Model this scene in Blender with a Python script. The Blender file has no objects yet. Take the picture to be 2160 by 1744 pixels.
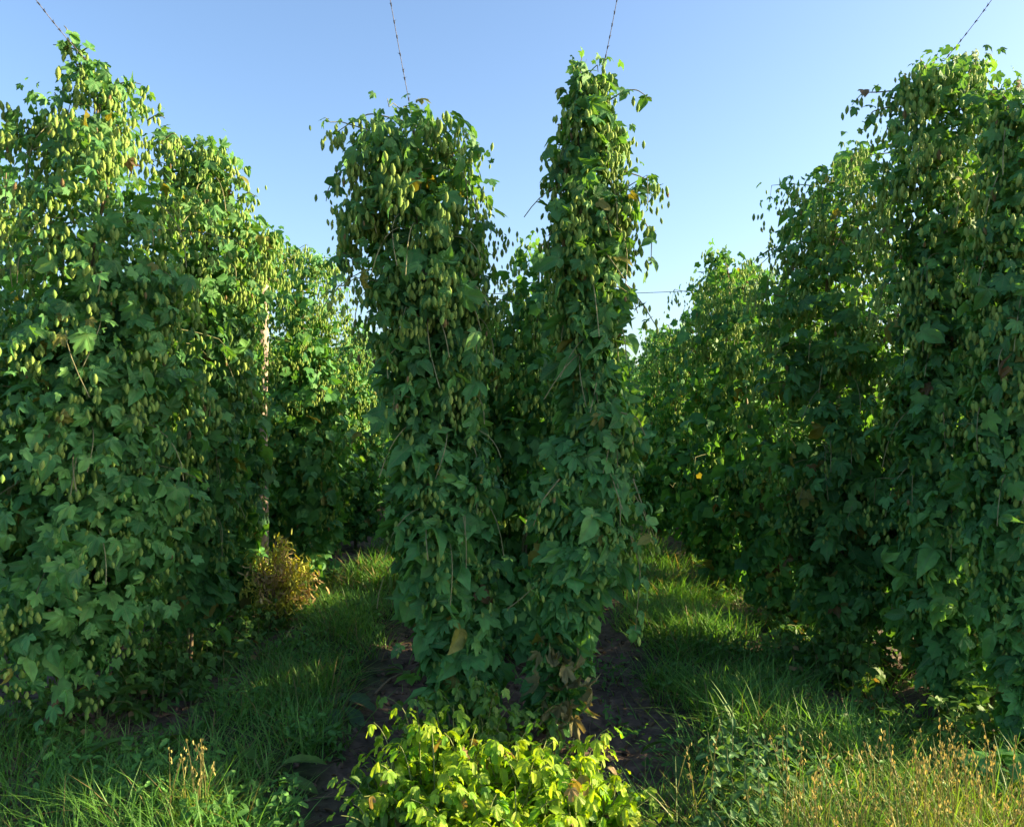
import bpy, math, random
import numpy as np
from mathutils import Vector

# ------------------------------------------------------------------ camera, sky, sun
scene = bpy.context.scene
F, CX, CY, EYE = 1750.0, 1080.0, 872.0, 1.6          # focal length / centre of the 2160 px wide photograph, eye height
cam_data = bpy.data.cameras.new("camera")
cam_data.sensor_width = 36.0
cam_data.lens = 36.0 * F / 2160.0
cam_data.clip_start = 0.05
cam_data.clip_end = 3000.0
cam = bpy.data.objects.new("camera", cam_data)
scene.collection.objects.link(cam)
cam.location = (0, 0, EYE)
cam.rotation_euler = (math.radians(90), 0, 0)
scene.camera = cam

SUN_EL, SUN_AZ = math.radians(19.0), math.radians(4.0)   # azimuth measured from +X (right) towards +Y (ahead)
SUN = np.array([math.cos(SUN_EL) * math.cos(SUN_AZ), math.cos(SUN_EL) * math.sin(SUN_AZ), math.sin(SUN_EL)])
world = bpy.data.worlds.new("World")
scene.world = world
world.use_nodes = True
nt = world.node_tree
nt.nodes.clear()
sky = nt.nodes.new("ShaderNodeTexSky")
sky.sky_type = 'NISHITA'
sky.sun_disc = False
sky.sun_elevation = SUN_EL
sky.sun_rotation = math.pi / 2 - SUN_AZ
sky.altitude = 100
sky.air_density = 1.0
sky.dust_density = 2.2
sky.ozone_density = 3.0
hsv = nt.nodes.new("ShaderNodeHueSaturation")
hsv.inputs['Saturation'].default_value = 1.0
bg = nt.nodes.new("ShaderNodeBackground")
bg.inputs['Strength'].default_value = 0.10
wo = nt.nodes.new("ShaderNodeOutputWorld")
nt.links.new(sky.outputs[0], hsv.inputs['Color'])
nt.links.new(hsv.outputs[0], bg.inputs['Color'])
nt.links.new(bg.outputs[0], wo.inputs['Surface'])

sun_data = bpy.data.lights.new("sun", 'SUN')
sun_data.energy = 5.0
sun_data.angle = math.radians(0.5)
sun_data.color = (1.0, 0.79, 0.46)
sun = bpy.data.objects.new("sun", sun_data)
scene.collection.objects.link(sun)
sun.rotation_euler = Vector((SUN[0], SUN[1], SUN[2])).to_track_quat('Z', 'Y').to_euler()

scene.view_settings.view_transform = 'Standard'
scene.view_settings.look = 'None'
scene.view_settings.gamma = 1.0
scene.view_settings.exposure = 1.80
cy = scene.cycles
cy.max_bounces = 8
cy.diffuse_bounces = 4
cy.glossy_bounces = 2
cy.transmission_bounces = 4

# ------------------------------------------------------------------ helpers
def P(px, py, d):
    return np.array([(px - CX) / F * d, d, EYE + (CY - py) / F * d])

def unit(v):
    return v / np.maximum(np.linalg.norm(v, axis=-1, keepdims=True), 1e-9)

def hashnoise(x, y, s=0.0):
    return (np.sin(x * 1.7 + y * 2.3 + s) + np.sin(x * 3.9 - y * 3.1 + 1.3 * s) * 0.6 + np.sin(x * 7.3 + y * 8.9 + 2.1 * s) * 0.35) / 1.95

def ground_h(x, y):
    x = np.asarray(x, float); y = np.asarray(y, float)
    a = np.abs(np.mod(x + 1.18, 2.36) - 1.18)                # distance to the nearest row line
    hump = 0.07 * np.clip((a - 0.55) / 0.5, 0, 1)
    ridge = 0.05 * np.exp(-(a / 0.3) ** 2)
    near = np.exp(-np.maximum(y - 14, 0) / 10)
    return (hump + ridge) * near + 0.022 * hashnoise(x * 1.3, y * 1.1, 2.0) * near + 0.012 * hashnoise(x * 5, y * 5, 4.0) * near

class Acc:
    """gathers vertices, faces and per-vertex data of ONE mesh"""
    def __init__(self):
        self.V = []; self.C = []; self.U = []; self.faces = []; self.n = 0
    def add(self, V, faces, col, uv=None, mat=0):
        V = np.asarray(V, float).reshape(-1, 3)
        col = np.asarray(col, float)
        if col.ndim == 1: col = np.tile(col, (len(V), 1))
        if uv is None: uv = np.zeros((len(V), 3))
        for f in faces:
            f = np.asarray(f, np.int64)
            if len(f): self.faces.append((f + self.n, mat))
        self.V.append(V); self.C.append(col); self.U.append(uv); self.n += len(V)
    def mesh(self, name, mats, smooth=True, origin=(0, 0, 0)):
        V = np.concatenate(self.V) - np.asarray(origin)
        C = np.concatenate(self.C); U = np.concatenate(self.U)
        loops = np.concatenate([f.ravel() for f, _ in self.faces])
        tot = np.concatenate([np.full(len(f), f.shape[1]) for f, _ in self.faces])
        mi = np.concatenate([np.full(len(f), m) for f, m in self.faces])
        st = np.concatenate([[0], np.cumsum(tot)[:-1]])
        me = bpy.data.meshes.new(name)
        me.vertices.add(len(V)); me.vertices.foreach_set("co", V.astype(np.float32).ravel())
        me.loops.add(len(loops)); me.loops.foreach_set("vertex_index", loops.astype(np.int32))
        me.polygons.add(len(tot))
        me.polygons.foreach_set("loop_start", st.astype(np.int32))
        me.polygons.foreach_set("loop_total", tot.astype(np.int32))
        me.polygons.foreach_set("material_index", mi.astype(np.int32))
        me.polygons.foreach_set("use_smooth", np.full(len(tot), smooth))
        ca = me.attributes.new("Col", 'FLOAT_COLOR', 'POINT')
        ca.data.foreach_set("color", np.concatenate([C, np.ones((len(C), 1))], 1).astype(np.float32).ravel())
        ua = me.attributes.new("luv", 'FLOAT_VECTOR', 'POINT')
        ua.data.foreach_set("vector", U.astype(np.float32).ravel())
        for m in mats: me.materials.append(m)
        me.update(calc_edges=True)
        return me
    def obj(self, name, mats, parent=None, smooth=True, origin=(0, 0, 0)):
        o = bpy.data.objects.new(name, self.mesh(name, mats, smooth, origin))
        scene.collection.objects.link(o)
        if parent is not None: o.parent = parent
        return o

def tag(o, label=None, cat=None, group=None, kind=None):
    if label: o["label"] = label
    if cat: o["category"] = cat
    if group: o["group"] = group
    if kind: o["kind"] = kind
    return o

def empty(name, loc, label, cat, group=None):
    o = bpy.data.objects.new(name, None)
    o.empty_display_size = 0.1
    scene.collection.objects.link(o)
    o.location = [float(v) for v in loc]
    return tag(o, label, cat, group)

def copy_tree(root, loc, rz, scale, label, group):
    r = root.copy(); scene.collection.objects.link(r)
    r.location = [float(v) for v in loc]; r.rotation_euler = (0, 0, rz); r.scale = (scale[0], scale[0], scale[1])
    tag(r, label, None, group)
    for ch in root.children:
        c = ch.copy(); scene.collection.objects.link(c); c.parent = r
    return r

def frames(normal, tip):
    z = unit(normal)
    y = unit(tip - z * np.sum(tip * z, 1, keepdims=True))
    x = np.cross(y, z)
    return np.stack([x, y, z], axis=2)                      # columns

def scatter(acc, tmpl, pos, R, s, col, mat=0):
    T, faces, UV = tmpl
    m, n = len(pos), len(T)
    if m == 0: return
    s = np.asarray(s, float)
    if s.ndim == 1: s = np.tile(s[:, None], (1, 3))
    V = np.einsum('mij,mnj->mni', R, T[None] * s[:, None, :]) + pos[:, None, :]
    off = (np.arange(m) * n)
    fs = [(f[None] + off[:, None, None]).reshape(-1, f.shape[1]) for f in faces]
    rnd = np.random.default_rng(m).random(m)
    U = np.tile(UV[None], (m, 1, 1)); U[:, :, 2] = rnd[:, None]
    acc.add(V.reshape(-1, 3), fs, np.repeat(col, n, axis=0), U.reshape(-1, 3), mat)

def leaf_template(lobes, k, n, curl=0.25, fold=0.22, serr=0.05, span=2.65, rings=(0.5, 1.0), seed=0, asym=0.0, tip=0.08):
    r_ = np.random.default_rng(seed)
    th = np.linspace(-span, span, n)
    r = np.full(n, 0.12); dl = np.full(n, 9.0)
    for a, L in lobes:
        d = np.abs(th - a)
        c = np.where(d < 1.5, np.cos(np.minimum(d, 1.5)) ** k, 0) * L + tip * L * np.exp(-d / 0.07)
        r = np.maximum(r, c); dl = np.minimum(dl, d)
    r = r * (1 + serr * np.where(np.arange(n) % 2 == 0, 1, -1)) * (1 + 0.05 * r_.standard_normal(n) * (serr > 0))
    pts = [np.array([[0, 0, 0.0]])]; uv = [np.array([[0, 0, 0.0]])]
    for q in rings:
        x = np.sin(th) * r * q; y = np.cos(th) * r * q
        rr = r * q
        z = fold * rr * np.sin(np.minimum(dl, 0.6)) * 1.2 - curl * rr ** 2 + 0.05 * np.sin(th * 2 + seed) * rr + asym * x * rr
        pts.append(np.stack([x, y, z], 1)); uv.append(np.stack([x, y, np.zeros(n)], 1))
    V = np.concatenate(pts); U = np.concatenate(uv)
    i = np.arange(n - 1)
    tri = np.stack([np.zeros(n - 1, int), 1 + i + 1, 1 + i], 1)
    faces = [tri]
    for q in range(len(rings) - 1):
        b0, b1 = 1 + q * n, 1 + (q + 1) * n
        faces.append(np.stack([b0 + i, b0 + i + 1, b1 + i + 1, b1 + i], 1))
    return V, faces, U

L5 = [(0, 1.0), (0.86, 0.86), (-0.86, 0.86), (1.75, 0.55), (-1.75, 0.55)]
L3 = [(0, 1.0), (0.95, 0.74), (-0.95, 0.74), (1.9, 0.42), (-1.9, 0.42)]
HOP = [leaf_template(L5, 3.4, 33, 0.22, 0.25, 0.075, seed=1),
       leaf_template(L5, 4.6, 33, 0.42, 0.32, 0.075, seed=2, asym=0.1),
       leaf_template(L3, 3.0, 29, 0.30, 0.26, 0.075, seed=3, asym=-0.12),
       leaf_template([(0, 1.0), (1.3, 0.55), (-1.3, 0.55)], 2.0, 25, 0.35, 0.3, 0.05, seed=4)]
HOP_MID = [leaf_template(L5, 3.4, 17, 0.25, 0.25, 0.0, rings=(1.0,), seed=1),
           leaf_template(L3, 3.2, 15, 0.4, 0.26, 0.0, rings=(1.0,), seed=3),
           leaf_template([(0, 1.0), (1.3, 0.5), (-1.3, 0.5)], 2.6, 13, 0.35, 0.3, 0.0, rings=(1.0,), seed=4)]
HOP_FAR = [leaf_template(L5, 4.0, 11, 0.25, 0.3, 0.0, rings=(1.0,), seed=1),
           leaf_template([(0, 1.0), (1.2, 0.6), (-1.2, 0.6)], 2.6, 9, 0.35, 0.3, 0.0, rings=(1.0,), seed=4)]
YOUNG = [leaf_template([(0, 1.0), (0.8, 0.75), (-0.8, 0.75), (1.6, 0.4), (-1.6, 0.4)], 5.0, 27, 0.45, 0.45, 0.06, seed=7),
         leaf_template([(0, 1.0), (0.85, 0.62), (-0.85, 0.62)], 4.4, 23, 0.7, 0.5, 0.06, seed=8, asym=0.2),
         leaf_template([(0, 1.0)], 4.0, 15, 0.5, 0.6, 0.05, span=1.5, seed=9)]
OVATE = leaf_template([(0, 1.0)], 4.5, 15, 0.3, 0.35, 0.03, span=1.5, seed=11, tip=0.05)
LANCE = leaf_template([(0, 1.0)], 16.0, 21, 0.4, 0.5, 0.03, span=0.75, rings=(0.35, 0.7, 1.0), seed=12, tip=0.02)
ROUND = leaf_template([(0, 1.0), (0.9, 0.85), (-0.9, 0.85), (1.8, 0.75), (-1.8, 0.75)], 2.0, 31, 0.35, 0.2, 0.03, seed=13, tip=0.0)

def cone_template(layers, per):
    V = []; F_ = []; U = []
    for l in range(layers):
        t = l / (layers - 1)
        z = -0.04 - 0.80 * t
        r = 0.17 * math.sin(math.pi * (0.16 + 0.74 * t)) + 0.025
        ln = 0.27 * (1 - 0.3 * t)
        for q in range(per):
            a = 2 * math.pi * (q + 0.5 * (l % 2)) / per
            w = math.pi / per * 1.15
            ca, sa = math.cos(a), math.sin(a)
            b = len(V)
            V += [(ca * r * 0.55, sa * r * 0.55, z + 0.07),
                  (math.cos(a - w) * r * 0.98, math.sin(a - w) * r * 0.98, z - ln * 0.42),
                  (ca * r * 1.2, sa * r * 1.2, z - ln * 0.45),
                  (math.cos(a + w) * r * 0.98, math.sin(a + w) * r * 0.98, z - ln * 0.42),
                  (ca * r * (1.08 - 0.5 * t), sa * r * (1.08 - 0.5 * t), z - ln)]
            F_ += [(b, b + 1, b + 2), (b, b + 2, b + 3), (b + 1, b + 4, b + 2), (b + 2, b + 4, b + 3)]
            U += [(0, 0, 0), (0, .4, 0), (0, .5, 0), (0, .4, 0), (0, 1, 0)]
    return np.array(V), [np.array(F_)], np.array(U, float)
CONE = cone_template(7, 6)
CONE_MID = cone_template(5, 4)

def tube(acc, pts, rad, col, sides=6, mat=0):
    pts = np.asarray(pts, float); n = len(pts)
    rad = np.full(n, rad) if np.isscalar(rad) else np.asarray(rad)
    t = np.gradient(pts, axis=0); t = unit(t)
    ref = np.where(np.abs(t[:, 2:3]) > 0.9, np.array([[1.0, 0, 0]]), np.array([[0, 0, 1.0]]))
    u = unit(np.cross(t, ref)); v = np.cross(t, u)
    a = np.linspace(0, 2 * math.pi, sides, endpoint=False)
    V = pts[:, None] + rad[:, None, None] * (np.cos(a)[None, :, None] * u[:, None] + np.sin(a)[None, :, None] * v[:, None])
    i, j = np.meshgrid(np.arange(n - 1), np.arange(sides), indexing='ij')
    j2 = (j + 1) % sides
    f = np.stack([i * sides + j, i * sides + j2, (i + 1) * sides + j2, (i + 1) * sides + j], -1).reshape(-1, 4)
    acc.add(V.reshape(-1, 3), [f], col, None, mat)

def bezier_like(p0, p1, p2, n):
    t = np.linspace(0, 1, n)[:, None]
    return (1 - t) ** 2 * p0 + 2 * t * (1 - t) * p1 + t * t * p2

# ------------------------------------------------------------------ materials
def new_mat(name):
    m = bpy.data.materials.new(name); m.use_nodes = True
    m.node_tree.nodes.clear()
    return m, m.node_tree.nodes, m.node_tree.links

def leaf_material(name, transl=0.32, rough=0.48, veins=True, tcol=(1.8, 1.5, 0.40), spec=0.4):
    m, N, L = new_mat(name)
    out = N.new("ShaderNodeOutputMaterial")
    at = N.new("ShaderNodeAttribute"); at.attribute_name = "Col"
    luv = N.new("ShaderNodeAttribute"); luv.attribute_name = "luv"
    geo = N.new("ShaderNodeNewGeometry")
    noise = N.new("ShaderNodeTexNoise"); noise.inputs['Scale'].default_value = 22.0; noise.inputs['Detail'].default_value = 3.0
    L.new(geo.outputs['Position'], noise.inputs['Vector'])
    mr = N.new("ShaderNodeMapRange"); mr.inputs[1].default_value = 0.3; mr.inputs[2].default_value = 0.7
    mr.inputs[3].default_value = 0.78; mr.inputs[4].default_value = 1.22
    L.new(noise.outputs[0], mr.inputs[0])
    mul = N.new("ShaderNodeVectorMath"); mul.operation = 'SCALE'
    L.new(at.outputs['Color'], mul.inputs[0]); L.new(mr.outputs[0], mul.inputs['Scale'])
    col = mul.outputs[0]
    bump = None
    if veins:
        sep = N.new("ShaderNodeSeparateXYZ"); L.new(luv.outputs['Vector'], sep.inputs[0])
        ang = N.new("ShaderNodeMath"); ang.operation = 'ARCTAN2'; L.new(sep.outputs[0], ang.inputs[0]); L.new(sep.outputs[1], ang.inputs[1])
        ab = N.new("ShaderNodeMath"); ab.operation = 'ABSOLUTE'; L.new(ang.outputs[0], ab.inputs[0])
        # distance in angle to the nearest rib (ribs every 0.86 rad)
        pp = N.new("ShaderNodeMath"); pp.operation = 'PINGPONG'; pp.inputs[1].default_value = 0.43
        L.new(ab.outputs[0], pp.inputs[0])
        ln = N.new("ShaderNodeVectorMath"); ln.operation = 'LENGTH'
        comb = N.new("ShaderNodeCombineXYZ"); L.new(sep.outputs[0], comb.inputs[0]); L.new(sep.outputs[1], comb.inputs[1])
        L.new(comb.outputs[0], ln.inputs[0])
        dist = N.new("ShaderNodeMath"); dist.operation = 'MULTIPLY'; L.new(pp.outputs[0], dist.inputs[0]); L.new(ln.outputs['Value'], dist.inputs[1])
        rib = N.new("ShaderNodeMapRange"); rib.inputs[1].default_value = 0.0; rib.inputs[2].default_value = 0.035
        rib.inputs[3].default_value = 1.0; rib.inputs[4].default_value = 0.0
        L.new(dist.outputs[0], rib.inputs[0])
        # side veins: stripes slanting off the ribs
        sl = N.new("ShaderNodeMath"); sl.operation = 'MULTIPLY_ADD'; sl.inputs[1].default_value = -0.9
        L.new(dist.outputs[0], sl.inputs[0]); L.new(ln.outputs['Value'], sl.inputs[2])
        fr = N.new("ShaderNodeMath"); fr.operation = 'MULTIPLY'; fr.inputs[1].default_value = 52.0; L.new(sl.outputs[0], fr.inputs[0])
        sn = N.new("ShaderNodeMath"); sn.operation = 'SINE'; L.new(fr.outputs[0], sn.inputs[0])
        side = N.new("ShaderNodeMapRange"); side.inputs[1].default_value = 0.55; side.inputs[2].default_value = 1.0
        side.inputs[3].default_value = 0.0; side.inputs[4].default_value = 0.45
        L.new(sn.outputs[0], side.inputs[0])
        mx = N.new("ShaderNodeMath"); mx.operation = 'MAXIMUM'; L.new(rib.outputs[0], mx.inputs[0]); L.new(side.outputs[0], mx.inputs[1])
        fac = N.new("ShaderNodeMath"); fac.operation = 'MULTIPLY'; fac.inputs[1].default_value = 0.45; L.new(mx.outputs[0], fac.inputs[0])
        mixc = N.new("ShaderNodeMix"); mixc.data_type = 'RGBA'; mixc.inputs['B'].default_value = (0.2, 0.28, 0.11, 1)
        L.new(fac.outputs[0], mixc.inputs['Factor']); L.new(col, mixc.inputs['A'])
        col = mixc.outputs['Result']
        bump = N.new("ShaderNodeBump"); bump.inputs['Strength'].default_value = 0.35; bump.inputs['Distance'].default_value = 0.004
        L.new(mx.outputs[0], bump.inputs['Height'])
    pr = N.new("ShaderNodeBsdfPrincipled")
    pr.inputs['Roughness'].default_value = rough
    pr.inputs['Specular IOR Level'].default_value = spec
    L.new(col, pr.inputs['Base Color'])
    tr = N.new("ShaderNodeBsdfTranslucent")
    tm = N.new("ShaderNodeVectorMath"); tm.operation = 'MULTIPLY'; tm.inputs[1].default_value = tcol
    L.new(col, tm.inputs[0]); L.new(tm.outputs[0], tr.inputs['Color'])
    if bump: L.new(bump.outputs[0], pr.inputs['Normal'])
    mix = N.new("ShaderNodeMixShader"); mix.inputs[0].default_value = transl
    L.new(pr.outputs[0], mix.inputs[1]); L.new(tr.outputs[0], mix.inputs[2])
    L.new(mix.outputs[0], out.inputs['Surface'])
    return m

def solid_material(name, rough=0.8, scale=30.0, amp=0.35, bumpd=0.0):
    m, N, L = new_mat(name)
    out = N.new("ShaderNodeOutputMaterial")
    at = N.new("ShaderNodeAttribute"); at.attribute_name = "Col"
    geo = N.new("ShaderNodeNewGeometry")
    noise = N.new("ShaderNodeTexNoise"); noise.inputs['Scale'].default_value = scale; noise.inputs['Detail'].default_value = 6.0
    L.new(geo.outputs['Position'], noise.inputs['Vector'])
    mr = N.new("ShaderNodeMapRange"); mr.inputs[1].default_value = 0.3; mr.inputs[2].default_value = 0.7
    mr.inputs[3].default_value = 1 - amp; mr.inputs[4].default_value = 1 + amp
    L.new(noise.outputs[0], mr.inputs[0])
    mul = N.new("ShaderNodeVectorMath"); mul.operation = 'SCALE'
    L.new(at.outputs['Color'], mul.inputs[0]); L.new(mr.outputs[0], mul.inputs['Scale'])
    pr = N.new("ShaderNodeBsdfPrincipled"); pr.inputs['Roughness'].default_value = rough
    pr.inputs['Specular IOR Level'].default_value = 0.25
    L.new(mul.outputs[0], pr.inputs['Base Color'])
    if bumpd:
        bm_ = N.new("ShaderNodeBump"); bm_.inputs['Strength'].default_value = 0.8; bm_.inputs['Distance'].default_value = bumpd
        L.new(noise.outputs[0], bm_.inputs['Height']); L.new(bm_.outputs[0], pr.inputs['Normal'])
    L.new(pr.outputs[0], out.inputs['Surface'])
    return m

M_LEAF = leaf_material("hop_leaf", 0.36, 0.55, spec=0.33)
M_FAR = leaf_material("hop_leaf_small", 0.36, 0.55, veins=False, spec=0.33)
M_YOUNG = leaf_material("young_leaf", 0.45, 0.5, tcol=(1.3, 1.3, 0.35))
M_CONE = leaf_material("hop_cone", 0.35, 0.6, veins=False, tcol=(1.2, 1.15, 0.5), spec=0.25)
M_GRASS = leaf_material("grass_blade", 0.4, 0.5, veins=False, tcol=(1.4, 1.4, 0.4))
M_DRY = leaf_material("dry_leaf", 0.3, 0.8, veins=False, tcol=(1.2, 1.0, 0.6), spec=0.1)
M_STEM = solid_material("bine_stem", 0.7, 60, 0.3)
M_WOOD = solid_material("weathered_wood", 0.8, 25, 0.4, 0.004)
M_SOIL = solid_material("soil", 0.95, 14, 0.5, 0.03)
M_TWINE = solid_material("twine", 0.8, 80, 0.3)

# ------------------------------------------------------------------ ground
def build_ground():
    xs = np.concatenate([-np.geomspace(600, 7, 26), np.linspace(-6.5, 6.5, 261), np.geomspace(7, 600, 26)])
    ys = np.concatenate([np.linspace(-400, -8, 12), np.linspace(-5, 1.8, 14), np.linspace(2.0, 10, 201), np.geomspace(10.3, 1200, 50)])
    X, Y = np.meshgrid(xs, ys)
    rng = np.random.default_rng(5)
    Z = ground_h(X, Y)
    fine = (np.abs(X) < 6.6) & (Y > 1.5) & (Y < 11)
    Z = Z + fine * rng.normal(0, 0.006, X.shape)
    a = np.abs(np.mod(X + 1.18, 2.36) - 1.18) + 0.12 * hashnoise(X * 2, Y * 2, 1.0)
    g = np.clip((a - 0.72) / 0.2, 0, 1)[..., None]
    soil = np.array([0.115, 0.080, 0.061]); turf = np.array([0.035, 0.05, 0.018])
    C = soil * (1 - g) + turf * g
    V = np.stack([X, Y, Z], -1).reshape(-1, 3)
    ny, nx = X.shape
    i, j = np.meshgrid(np.arange(ny - 1), np.arange(nx - 1), indexing='ij')
    f = np.stack([i * nx + j, i * nx + j + 1, (i + 1) * nx + j + 1, (i + 1) * nx + j], -1).reshape(-1, 4)
    acc = Acc(); acc.add(V, [f], C.reshape(-1, 3))
    return tag(acc.obj("ground", [M_SOIL]), kind="structure")
build_ground()

# ------------------------------------------------------------------ gaps the low sun shines through
BEAMS = []
def beam(px, py, d, rad):
    BEAMS.append((P(px, py, d), rad))
beam(575, 1225, 6.35, 0.34); beam(665, 1220, 7.3, 0.22); beam(790, 1200, 7.9, 0.28); beam(130, 1270, 5.2, 0.12); beam(810, 870, 8.5, 0.12); beam(1470, 1230, 8.0, 0.14)
beam(1095, 1060, 6.6, 0.12); beam(370, 1375, 5.0, 0.12); beam(1845, 1270, 6.0, 0.10)
beam(1625, 1170, 7.2, 0.14); beam(470, 1145, 6.2, 0.10)
POSTS = [((548 - CX) / F * 6.72, 6.72)]
def clear_of_posts(p):
    ok = np.ones(len(p), bool)
    for x, y in POSTS: ok &= (np.hypot(p[:, 0] - x, p[:, 1] - y) > 0.11) | (p[:, 2] < 1.2) | (np.sin(p[:, 2] * 9) > -0.2)
    return ok
def in_a_beam(x, y):
    for t, r in BEAMS:
        if r < 0.15: continue
        k = (x - t[0]) / SUN[0]
        if k > 0.3 and abs(t[1] + SUN[1] * k - y) < 0.5 + r and t[2] + SUN[2] * k < 2.9: return True
    return False
def clear_of_beams(p):
    ok = np.ones(len(p), bool)
    for t, r in BEAMS:
        v = p - t; s = v @ SUN
        dd = np.linalg.norm(v - s[:, None] * SUN, axis=1)
        ok &= ~((dd < r + 0.06) & (s > 0.35))
    return ok

# ------------------------------------------------------------------ hop bines
def leaf_colours(rng, m, zf, warm=0.0):
    dark = np.array([0.042, 0.150, 0.044]); mid = np.array([0.084, 0.265, 0.072]); pale = np.array([0.152, 0.360, 0.094])
    u = np.clip(rng.normal(0.45, 0.28, m), 0, 1)[:, None]
    c = np.where(u < 0.5, dark + (mid - dark) * u * 2, mid + (pale - mid) * (u - 0.5) * 2)
    c = c * (1.12 - 0.22 * np.asarray(zf))[:, None]
    q = rng.random(m)
    c = np.where((q < 0.02)[:, None], np.array([0.20, 0.20, 0.04]), c)
    c = np.where(((q > 0.9975))[:, None], np.array([0.16, 0.09, 0.04]), c)
    return c * (1 + warm * np.array([0.25, 0.08, -0.1]))

def cone_colours(rng, m):
    a = np.array([0.20, 0.35, 0.070]); b = np.array([0.36, 0.48, 0.115])
    u = rng.random(m)[:, None]
    c = a + (b - a) * u
    return np.where((rng.random(m) < 0.012)[:, None], np.array([0.26, 0.19, 0.08]), c)

CONE_MESH = []
for v_, (cc, sx) in enumerate([((0.26, 0.41, 0.085), 1.0), ((0.35, 0.47, 0.11), 0.85), ((0.21, 0.36, 0.075), 1.12)]):
    a_ = Acc(); scatter(a_, CONE, np.zeros((1, 3)), np.eye(3)[None], np.array([[sx, sx, 1.0]]), np.array([cc]))
    CONE_MESH.append(a_.mesh("hop_cone", [M_CONE]))

def bine(label, prof, seed, n_lat=150, lod=0, singles=0, clusters=110, group=None, base=None, leaf=1.0, world=True, shoots=(), droop=0.55, zmin=0.0, tight=0.0, longp=0.07, beams=True, dry=False):
    """prof: rows of (z, x, y, radius) from the ground to the top, in world metres"""
    rng = np.random.default_rng(seed); n_lat = int(n_lat * (1.85 if lod < 2 else 1.5))
    prof = np.array(sorted(prof), float)
    z, xc, yc, rr = prof.T
    H = z[-1]
    if base is None: base = np.array([xc[0], yc[0], 0.0])
    root = empty("hop_bine", base, label, "hop plant", group)
    ax = lambda q: np.stack([np.interp(q, z, xc), np.interp(q, z, yc), q], -1)
    R = lambda q: np.interp(q, z, rr)
    # laterals
    zz = np.linspace(0.12, H, 400); w = (R(zz) + 0.04); cdf = np.cumsum(w); cdf /= cdf[-1]
    z0 = np.interp((np.arange(n_lat) + rng.random(n_lat)) / n_lat, cdf, zz)
    th = rng.random(n_lat) * 2 * math.pi
    clump = hashnoise(z0 * 3.1, th * 1.6, seed)                # tiers of laterals with gaps between them
    kk = (clump > np.interp(z0 / H, [0, 0.4, 0.75, 1], [-0.75, -0.6, -0.35, -0.35])) & (z0 > zmin)
    z0, th, clump = z0[kk], th[kk], clump[kk]; n_lat = len(z0)
    out = np.stack([np.cos(th), np.sin(th), np.zeros(n_lat)], 1); tan = np.stack([-np.sin(th), np.cos(th), np.zeros(n_lat)], 1)
    nn = 8
    s = np.linspace(0.28, 1.0, nn - 1)[None] + rng.normal(0, 0.05, (n_lat, nn - 1))
    s = np.concatenate([s, np.full((n_lat, 1), 1.02)], 1)
    ext = (rng.uniform(0.68, 1.12, n_lat) + 0.12 * clump)[:, None]
    long_ = (rng.random(n_lat) < longp)[:, None] & (z0[:, None] > 0.3 * H); ext = np.where(long_, rng.uniform(1.3, 1.75, (n_lat, 1)), ext)
    Rz = np.maximum(R(z0) - np.interp(z0 / H, [0, 0.45, 0.8, 1], [0.085, 0.07, 0.04, 0.03]) - tight * np.interp(z0 / H, [0.55, 0.8], [1.0, -0.4 if tight < 0.028 else 0.0]), 0.035)[:, None]
    drop = rng.uniform(0.2, 1.0, n_lat)[:, None] * droop
    hang = np.zeros((n_lat, nn)); hang[:, -1] = rng.uniform(0.03, 0.16, n_lat)
    zoff = 0.18 * s - drop * s ** 2 * np.maximum(Rz, 0.15) - hang
    side = rng.normal(0, 0.25, (n_lat, 1)) * s ** 2 * Rz
    pos = ax(z0)[:, None] + out[:, None] * (Rz * s * ext)[..., None] + tan[:, None] * side[..., None]
    pos[..., 2] += zoff * np.clip((H - z0) / 0.3, 0.25, 1)[:, None]
    arms = [np.concatenate([ax(z0[q])[None], pos[q][np.argsort(s[q])]]) for q in np.nonzero(long_[:, 0])[0]]
    pos = pos.reshape(-1, 3)
    o2 = np.repeat(out, nn, axis=0); t2 = np.repeat(tan, nn, axis=0)
    far_ = np.where(np.repeat(long_[:, 0], nn), 0.72, 1.0)
    keep = pos[:, 2] > 0.10 + 0.1 * rng.random(len(pos))
    if beams and world: keep &= clear_of_beams(pos) & clear_of_posts(pos)
    pos, o2, t2, far_ = pos[keep], o2[keep], t2[keep], far_[keep]
    # leaves in pairs at every node
    lp = np.concatenate([pos + t2 * rng.uniform(0.02, 0.08, (len(pos), 1)), pos - t2 * rng.uniform(0.02, 0.08, (len(pos), 1))])
    lo = np.concatenate([o2, o2]); lt = np.concatenate([t2, -t2])
    lp = lp + rng.normal(0, 0.03, lp.shape); lsc = np.concatenate([far_, far_])
    kk = rng.random(len(lp)) > np.interp(lp[:, 2] / H, [0.5, 0.75, 1.0], [0.0, 0.30, 0.36])
    lp, lo, lt, lsc = lp[kk], lo[kk], lt[kk], lsc[kk]
    m = len(lp); zf = np.clip(lp[:, 2] / H, 0, 1)
    size = np.interp(lp[:, 2] / max(H, 2.0), [0, 0.25, 0.5, 0.7, 1.0], [0.067, 0.079, 0.073, 0.058, 0.045]) * np.clip(rng.lognormal(-0.10, 0.34, m), 0.4, 1.7) * lsc * leaf
    up = np.array([0, 0, 1.0])
    nrm = lo * 0.75 + up * 0.5 + rng.normal(0, 0.52, (m, 3))
    tip = -up * 0.75 + lo * 0.45 + lt * 0.55 + rng.normal(0, 0.35, (m, 3))
    Rm = frames(nrm, tip)
    col = leaf_colours(rng, m, zf)
    tm = [HOP, HOP_MID, HOP_FAR][lod]
    which = rng.integers(0, len(tm), m)
    acc = Acc()
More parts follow.
